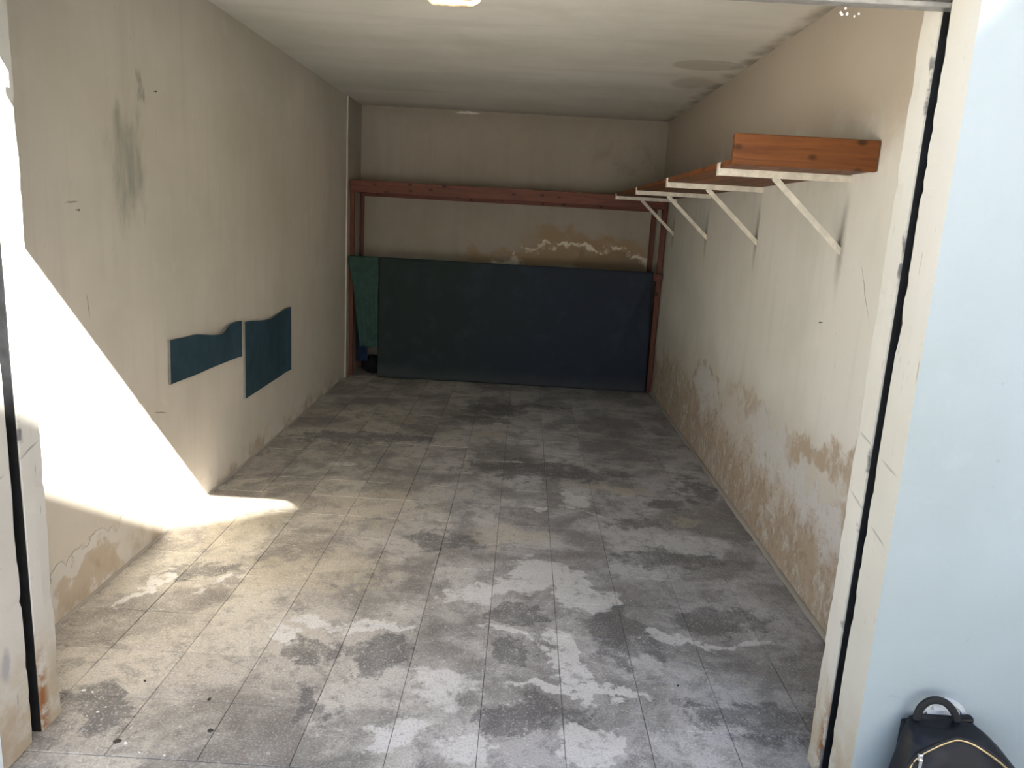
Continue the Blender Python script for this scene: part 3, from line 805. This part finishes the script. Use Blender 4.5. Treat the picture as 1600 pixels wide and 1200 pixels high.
# ------------------------------------------------------------------ cloths on the rack
def sheet(name, nx, nz, fn, mat, thick=0.004):
    V = [fn(i / nx, j / nz) for j in range(nz + 1) for i in range(nx + 1)]
    Fc = [(j * (nx + 1) + i, j * (nx + 1) + i + 1, (j + 1) * (nx + 1) + i + 1, (j + 1) * (nx + 1) + i) for j in range(nz) for i in range(nx)]
    o = meshobj(name, V, Fc, mat, smooth=True)
    s = o.modifiers.new('thickness', 'SOLIDIFY'); s.thickness = thick; s.offset = 0
    return o
def fold(u, v, seed, a=0.008):
    return a * mnoise.noise(Vector((u * 5 + seed, v * 1.6, seed))) + a * 0.5 * mnoise.noise(Vector((u * 13 + seed, v * 4, seed + 4)))
def navy(u, v):
    flap = 0.07
    if v < flap:                     # lies over the beam
        k = v / flap
        x = -1.228 + u * (1.155 + 1.228)
        return (x, 4.690 - 0.048 * k, 1.0765 + 0.004 * k + 0.002 * mnoise.noise(Vector((u * 9, 0, 2))) - (0.002 if k == 1 else 0))
    k = (v - flap) / (1 - flap)
    x0 = -1.228 - 0.012 * k; x1 = 1.155 + 0.030 * k
    x = x0 + u * (x1 - x0)
    ztop = 1.079
    z = ztop * (1 - k) + 0.006
    y = 4.640 + 0.040 * k + fold(u * 2.4, k, 3.1, 0.010) * (0.3 + 0.7 * k)
    # slanting crease pulled from the upper right corner
    cx = 1.15 - 0.34 * (k / 0.78)
    dd = (x - cx) / 0.030
    y += (-0.030 * math.exp(-dd * dd)) * max(0, 1 - k / 0.9) * min(1, k * 6)
    # soft fold along the left edge
    y += 0.010 * math.exp(-((x + 1.16) / 0.03) ** 2)
    y = min(y, 4.652 + 0.06 * k)
    return (x, y, z)
o = sheet('cloth_sheet', 110, 48, navy, M_navy)
tag(o, 'dark navy cloth hung to the floor across the front of the wooden rack', 'cloth')
def green(u, v):
    flap = 0.06
    xl0, xr0 = -1.505, -1.236
    if v < flap:
        k = v / flap
        return (xl0 + u * (xr0 - xl0), 4.690 - 0.048 * k, 1.0765 + 0.002 * k)
    k = (v - flap) / (1 - flap)
    a = -1.505 + 0.02 * min(1, k / 0.16) + 0.09 * max(0, (k - 0.12)) / 0.88
    b = -1.236 - 0.004 * k
    x = a + u * (b - a)
    y = 4.641 + 0.02 * k + fold(u * 0.6, k, 8.4, 0.012)
    y = min(y, 4.650 + 0.05 * k)
    return (x, y, 1.077 - k * (0.80 - 0.008 * math.sin(u * 9)) - 0.012 * (1 - u) * (1 - k))
gc = sheet('green_cloth', 20, 44, green, M_green)
tag(gc, 'dark green cloth hanging short of the floor at the left end of the rack', 'cloth')
def band(u, v):
    x = -1.503 + u * 0.262
    zt = 1.058 - 0.028 * u - (0.004 if v > 0.5 else 0)
    return (x, 4.634 - 0.002 * v, zt + 0.018 * (1 - v))
hem = sheet('folded_hem', 14, 3, band, M_green, 0.003); child(hem, gc)
def bluec(u, v):
    x = -1.468 + u * 0.10 + 0.015 * v
    return (x, 4.80 + 0.02 * mnoise.noise(Vector((u * 4, v * 3, 1))), 0.98 - 0.86 * v)
o = sheet('blue_cloth', 10, 30, bluec, M_blue)
tag(o, 'strip of deep blue cloth hanging in shade behind the green one', 'cloth')
tube_mesh('cloth_cord', [(-1.43, 4.80, 0.975), (-1.43, 4.80, 1.30), (-1.43, 4.78, 1.62)], 0.003, M_blue, None, 6)
bpy.data.objects['cloth_cord'].parent = o
bm = bmesh.new(); bmesh.ops.create_icosphere(bm, subdivisions=4, radius=1.0)
for v in bm.verts:
    c = v.co.copy()
    k = 1 + 0.22 * mnoise.noise(c * 1.8) + 0.10 * mnoise.noise(c * 5)
    v.co = Vector((c.x * 0.10 * k, c.y * 0.11 * k, max(0, 0.075 + c.z * 0.085 * k)))
o = bmobj('crumpled_cloth', bm, M_black, smooth=True, loc=(-1.33, 4.93, 0.0))
tag(o, 'black crumpled cloth on the floor in the dark left corner of the rack', 'cloth')

# ------------------------------------------------------------------ foam pads on the left wall
def pad(name, outline_top, outline_bot, bulge, label):
    """outline_top/bot: lists of (y, z) from near end to far end"""
    N = 24; M_ = 10; TH = 0.012
    def interp(pts, s):
        y = pts[0][0] + s * (pts[-1][0] - pts[0][0])
        for (a, b) in zip(pts[:-1], pts[1:]):
            if y <= b[0] + 1e-9:
                k = (y - a[0]) / (b[0] - a[0]); k = k * k * (3 - 2 * k)
                return y, a[1] + k * (b[1] - a[1])
        return pts[-1]
    V, Fc, mi = [], [], []
    def idx(l, i, j): return l * (N + 1) * (M_ + 1) + j * (N + 1) + i
    for l in (0, 1):
        for j in range(M_ + 1):
            for i in range(N + 1):
                s, v = i / N, j / M_
                yt, zt = interp(outline_top, s); yb_, zb = interp(outline_bot, s)
                y = yt + (yb_ - yt) * v; z = zt + (zb - zt) * v
                off = bulge(s, v)
                V.append((XL + 0.0012 + off + TH * l, y, z))
    for j in range(M_):
        for i in range(N):
            Fc.append((idx(1, i, j), idx(1, i + 1, j), idx(1, i + 1, j + 1), idx(1, i, j + 1))); mi.append(0)
            Fc.append((idx(0, i, j + 1), idx(0, i + 1, j + 1), idx(0, i + 1, j), idx(0, i, j))); mi.append(0)
    for i in range(N):
        for j in (0, M_):
            Fc.append((idx(0, i, j), idx(0, i + 1, j), idx(1, i + 1, j), idx(1, i, j))); mi.append(1)
    for j in range(M_):
        for i in (0, N):
            Fc.append((idx(0, i, j), idx(0, i, j + 1), idx(1, i, j + 1), idx(1, i, j))); mi.append(1)
    bm = bmesh.new()
    vs2 = [bm.verts.new(v) for v in V]
    for f, m in zip(Fc, mi):
        ff = bm.faces.new([vs2[k] for k in f]); ff.material_index = m
    o = bmobj(name, bm, [M_pad, M_padedge])
    return tag(o, label, 'foam pad', 'foam pads on the left wall')
pad('foam_pad', [(1.220, 0.861), (1.45, 0.850), (1.74, 0.815), (1.93, 0.842), (2.055, 0.842)], [(1.212, 0.664), (1.55, 0.655), (2.050, 0.645)],
    lambda s, v: 0.022 * math.exp(-((s - 0.62) / 0.16) ** 2) * (1 - v) ** 2 + 0.012 * max(0, (s - 0.85) / 0.15) ** 2, 'narrow dark blue foam pad low on the left wall, nearer the sun patch')
pad('foam_pad', [(2.135, 0.822), (2.50, 0.795), (2.70, 0.802), (2.935, 0.820)], [(2.125, 0.385), (2.72, 0.388), (2.930, 0.398)],
    lambda s, v: 0.020 * math.exp(-((s - 0.45) / 0.2) ** 2) * (1 - v) ** 2 + 0.018 * max(0, (s - 0.8) / 0.2) ** 2, 'tall dark blue foam pad on the left wall, nearer the back')

# nails left in the walls
for (x, y, z, sx, lab) in ((XL, 1.185, 1.897, 1, 'small dark nail high on the left wall right of the grey rubbed patch'), (XL, 0.581, 1.417, 1, 'small dark nail on the left wall nearest the lit door reveal'),
                           (XR, 1.005, 1.13, -1, 'small dark nail on the right wall below the brackets')):
    bm = bmesh.new()
    bmesh.ops.create_cone(bm, cap_ends=True, segments=10, radius1=0.0015, radius2=0.0015, depth=0.014, matrix=Matrix.Translation((sx * 0.004, 0, 0)) @ Matrix.Rotation(math.pi / 2, 4, 'Y'))
    bmesh.ops.create_cone(bm, cap_ends=True, segments=10, radius1=0.0038, radius2=0.003, depth=0.002, matrix=Matrix.Translation((sx * 0.0115, 0, 0)) @ Matrix.Rotation(math.pi / 2, 4, 'Y'))
    tag(bmobj('nail', bm, M_nail, loc=(x, y, z)), lab, 'nail', 'nails in the walls')

# ------------------------------------------------------------------ litter on the floor
def chip_bm(s, flat):
    bm = bmesh.new(); bmesh.ops.create_icosphere(bm, subdivisions=1, radius=1)
    for v in bm.verts:
        k = rnd.uniform(0.7, 1.15)
        v.co = Vector((v.co.x * s * k, v.co.y * s * k * 0.7, max(0.0, v.co.z) * flat))
    return bm
for (x, y, s) in ((-1.225, -0.045, 0.009), (-1.195, -0.05, 0.006), (-1.13, -0.14, 0.006), (-1.12, -0.115, 0.004), (-1.15, -0.16, 0.004), (-0.985, -0.262, 0.008), (-1.17, -0.21, 0.003), (-0.93, -0.295, 0.005), (-0.86, -0.30, 0.004)):
    o = bmobj('paint_chip', chip_bm(s, 0.003), M_flake, loc=(x, y, 0.0005)); o.rotation_euler.z = rnd.uniform(0, 3)
    tag(o, 'small white paint chip on the dark floor by the left reveal', 'paint chip', 'paint chips by the left reveal')
for (x, y, s) in ((-1.012, -0.258, 0.014), (-0.78, -0.19, 0.012), (-0.84, -0.05, 0.009), (-1.07, 0.02, 0.006), (0.42, -0.26, 0.009), (0.62, 0.17, 0.006)):
    o = bmobj('leaf_scrap', chip_bm(s, 0.004), M_dead, loc=(x, y, 0.0005)); o.rotation_euler.z = rnd.uniform(0, 3)
    tag(o, 'tiny dark scrap of leaf litter on the grey floor tiles', 'litter', 'leaf scraps on the floor')

# ------------------------------------------------------------------ round vent in the outer wall
vx, vz, vr = 1.128, 0.318, 0.064
vt = empty('wall_vent', (vx, YO, vz))
tag(vt, 'round white louvred vent in the outer wall behind the backpack', 'vent')
def ring_bm(r0, r1, y0, y1, n=40):
    V, Fc = [], []
    for k in range(n):
        a = 2 * math.pi * k / n
        for (r, y) in ((r1, y0), (r1 - 0.002, y1), (r0 + 0.002, y1), (r0, y0)):
            V.append((vx + r * math.cos(a), y, vz + r * math.sin(a)))
    for k in range(n):
        j = (k + 1) % n
        for q in range(4):
            Fc.append((k * 4 + q, k * 4 + (q + 1) % 4, j * 4 + (q + 1) % 4, j * 4 + q))
    return V, Fc
V, Fc = ring_bm(vr - 0.014, vr, YO + 0.001, YO - 0.007)
child(meshobj('rim', V, Fc, M_plastic), vt)
V = [(vx + (vr - 0.012) * math.cos(2 * math.pi * k / 40), YO - 0.001, vz + (vr - 0.012) * math.sin(2 * math.pi * k / 40)) for k in range(40)]
V += [(a, YO + 0.002, c) for a, b, c in V]
child(meshobj('back_plate', V, [tuple(range(40)), tuple(range(79, 39, -1))] + [(k, (k + 1) % 40, 40 + (k + 1) % 40, 40 + k) for k in range(40)], M_plastic), vt)
for k in range(6):
    zc = vz + 0.040 - k * 0.0155
    hw = math.sqrt(max(0.0004, (vr - 0.014) ** 2 - (zc - vz) ** 2)) - 0.002
    V = [(-hw, -0.001, 0.006), (hw, -0.001, 0.006), (hw * 0.96, -0.010, -0.006), (-hw * 0.96, -0.010, -0.006), (-hw, -0.001, -0.004), (hw, -0.001, -0.004)]
    V = [(vx + a, YO + b, zc + c) for a, b, c in V]
    child(meshobj('louvre', V, [(0, 1, 2, 3), (3, 2, 5, 4), (0, 4, 5, 1), (0, 3, 4), (1, 5, 2)], M_plastic), vt)

# ------------------------------------------------------------------ backpack leaning on the outer wall
RINGS = [  # z, cx, hx, depth(back at YO-0.012)
    (0.000, 1.130, 0.135, 0.105), (0.012, 1.130, 0.152, 0.125), (0.06, 1.130, 0.166, 0.142), (0.13, 1.130, 0.166, 0.142), (0.19, 1.125, 0.160, 0.135), (0.235, 1.122, 0.148, 0.125),
    (0.270, 1.118, 0.136, 0.118), (0.300, 1.108, 0.119, 0.108), (0.325, 1.098, 0.101, 0.095), (0.340, 1.092, 0.088, 0.078), (0.350, 1.088, 0.076, 0.050), (0.353, 1.087, 0.060, 0.030)]
BK = YO - 0.012
def ring_at(z):
    if z <= RINGS[0][0]: return RINGS[0][1:]
    for a, b in zip(RINGS[:-1], RINGS[1:]):
        if z <= b[0]:
            k = (z - a[0]) / (b[0] - a[0])
            return tuple(a[i] + k * (b[i] - a[i]) for i in (1, 2, 3))
    return RINGS[-1][1:]
def front_y(x, z):
    cx, hx_, dp = ring_at(z)
    u = min(0.995, abs((x - cx) / hx_))
    return BK - dp / 2 - dp / 2 * (1 - u ** 3.0) ** (1 / 3.0)
bp = empty('backpack', (1.13, BK - 0.06, -0.01))
tag(bp, 'small black nylon backpack with a brass zip leaning on the outer wall', 'backpack')
V, Fc = [], []
n = 44
zs = []
for a, b in zip(RINGS[:-1], RINGS[1:]):
    for k in range(4): zs.append(a[0] + (b[0] - a[0]) * k / 4)
zs.append(RINGS[-1][0])
for z in zs:
    cx, hx_, dp = ring_at(z)
    for k in range(n):
        a = 2 * math.pi * k / n
        c_, s_ = math.cos(a), math.sin(a)
        e_ = 2 / 3.0
        px = cx + hx_ * math.copysign(abs(c_) ** e_, c_)
        py = BK - dp / 2 + dp / 2 * math.copysign(abs(s_) ** e_, s_)
        w_ = 0.010 * mnoise.noise(Vector((px * 12, py * 14, z * 24))) + 0.003 * mnoise.noise(Vector((px * 40, py * 20, z * 50)))
        if s_ > 0.2: w_ = min(w_, 0.0) * 0.3
        V.append((px, py - abs(w_) * 0.3 + w_ * 0.7 * (1 if s_ < 0 else 0), z - 0.0095 + (w_ * 0.6 if z > 0.1 else 0)))
for i in range(len(zs) - 1):
    for k in range(n):
        j = (k + 1) % n
        Fc.append((i * n + k, i * n + j, (i + 1) * n + j, (i + 1) * n + k))
Fc.append(tuple(range(n - 1, -1, -1))); Fc.append(tuple((len(zs) - 1) * n + k for k in range(n)))
child(meshobj('body', V, Fc, M_nylon, smooth=True), bp)
# back panel whose square corners stand up behind the rounded front
bm = box_bm(1.004, 1.170, BK - 0.022, BK, 0.20, 0.340, 0.006, 2)
for v in bm.verts:
    if v.co.z > 0.3: v.co.z += (v.co.x - 1.09) * 0.14
child(bmobj('back_panel', bm, M_nylon), bp)
hpts = smoothpts([(x, BK - 0.024, z) for x, z in ((1.031, 0.325), (1.029, 0.350), (1.034, 0.374), (1.048, 0.391), (1.067, 0.397), (1.089, 0.392), (1.107, 0.377), (1.122, 0.356), (1.131, 0.332))], 5)
child(tube_mesh('top_handle', hpts, 0, M_web, n=10, flat=(0.010, 0.018, (0, 1, 0))), bp)
zp = smoothpts([(x, 0, z) for x, z in ((0.980, 0.19), (0.986, 0.236), (0.990, 0.264), (1.005, 0.298), (1.036, 0.323), (1.075, 0.336), (1.104, 0.340), (1.136, 0.334), (1.169, 0.318), (1.205, 0.294), (1.245, 0.256), (1.262, 0.20))], 6)
zp3 = [(p.x, front_y(p.x, p.z) - 0.002, p.z - 0.008) for p in zp]
child(tube_mesh('zip_tape', [(a, b + 0.001, c) for a, b, c in zp3], 0, M_web, n=8, flat=(0.006, 0.016, (0, 1, 0))), bp)
zt = child(tube_mesh('zip', zp3, 0.0032, M_zip, n=8), bp)
zt['label'] = 'brass zip teeth'
q = zp3[19]
bm = box_bm(q[0] - 0.006, q[0] + 0.006, q[1] - 0.007, q[1] + 0.002, q[2] - 0.010, q[2] + 0.007, 0.002)
box_bm(q[0] - 0.004, q[0] + 0.004, q[1] - 0.010, q[1] - 0.007, q[2] - 0.038, q[2] - 0.004, 0.001, bm=bm)
child(bmobj('zip_pull', bm, M_chrome), bp)
# front pocket with piping
def pocket():
    V, Fc = [], []
    nx, nz = 20, 16
    for j in range(nz + 1):
        for i in range(nx + 1):
            u, v = i / nx * 2 - 1, j / nz
            z = 0.03 + v * 0.205 * (1 - 0.20 * u * u)
            hw = 0.122 * (1 - 0.12 * v)
            x = 1.132 + u * hw
            edge = (1 - u ** 6) * (1 - (2 * v - 1) ** 6)
            V.append((x, front_y(x, z) + 0.004 - 0.022 * max(0, edge) ** 0.5, z - 0.009))
    for j in range(nz):
        for i in range(nx):
            a = j * (nx + 1) + i
            Fc.append((a, a + 1, a + nx + 2, a + nx + 1))
    return V, Fc, nx, nz
V, Fc, nx, nz = pocket()
pk = child(meshobj('front_pocket', V, Fc, M_nylon, smooth=True), bp)
rim = [V[j * (nx + 1)] for j in range(2, nz)] + [V[nz * (nx + 1) + i] for i in range(nx + 1)] + [V[j * (nx + 1) + nx] for j in range(nz - 1, 1, -1)]
pp = tube_mesh('piping', [(a, b - 0.004, c) for a, b, c in rim], 0.003, M_web, n=6); pp.parent = pk
yl = front_y(1.13, 0.20) - 0.021
lb = bmobj('metal_tab', box_bm(1.105, 1.155, yl - 0.002, yl + 0.001, 0.196, 0.203, 0.0008), M_chrome); lb.parent = pk
bp.location.x += 0.018
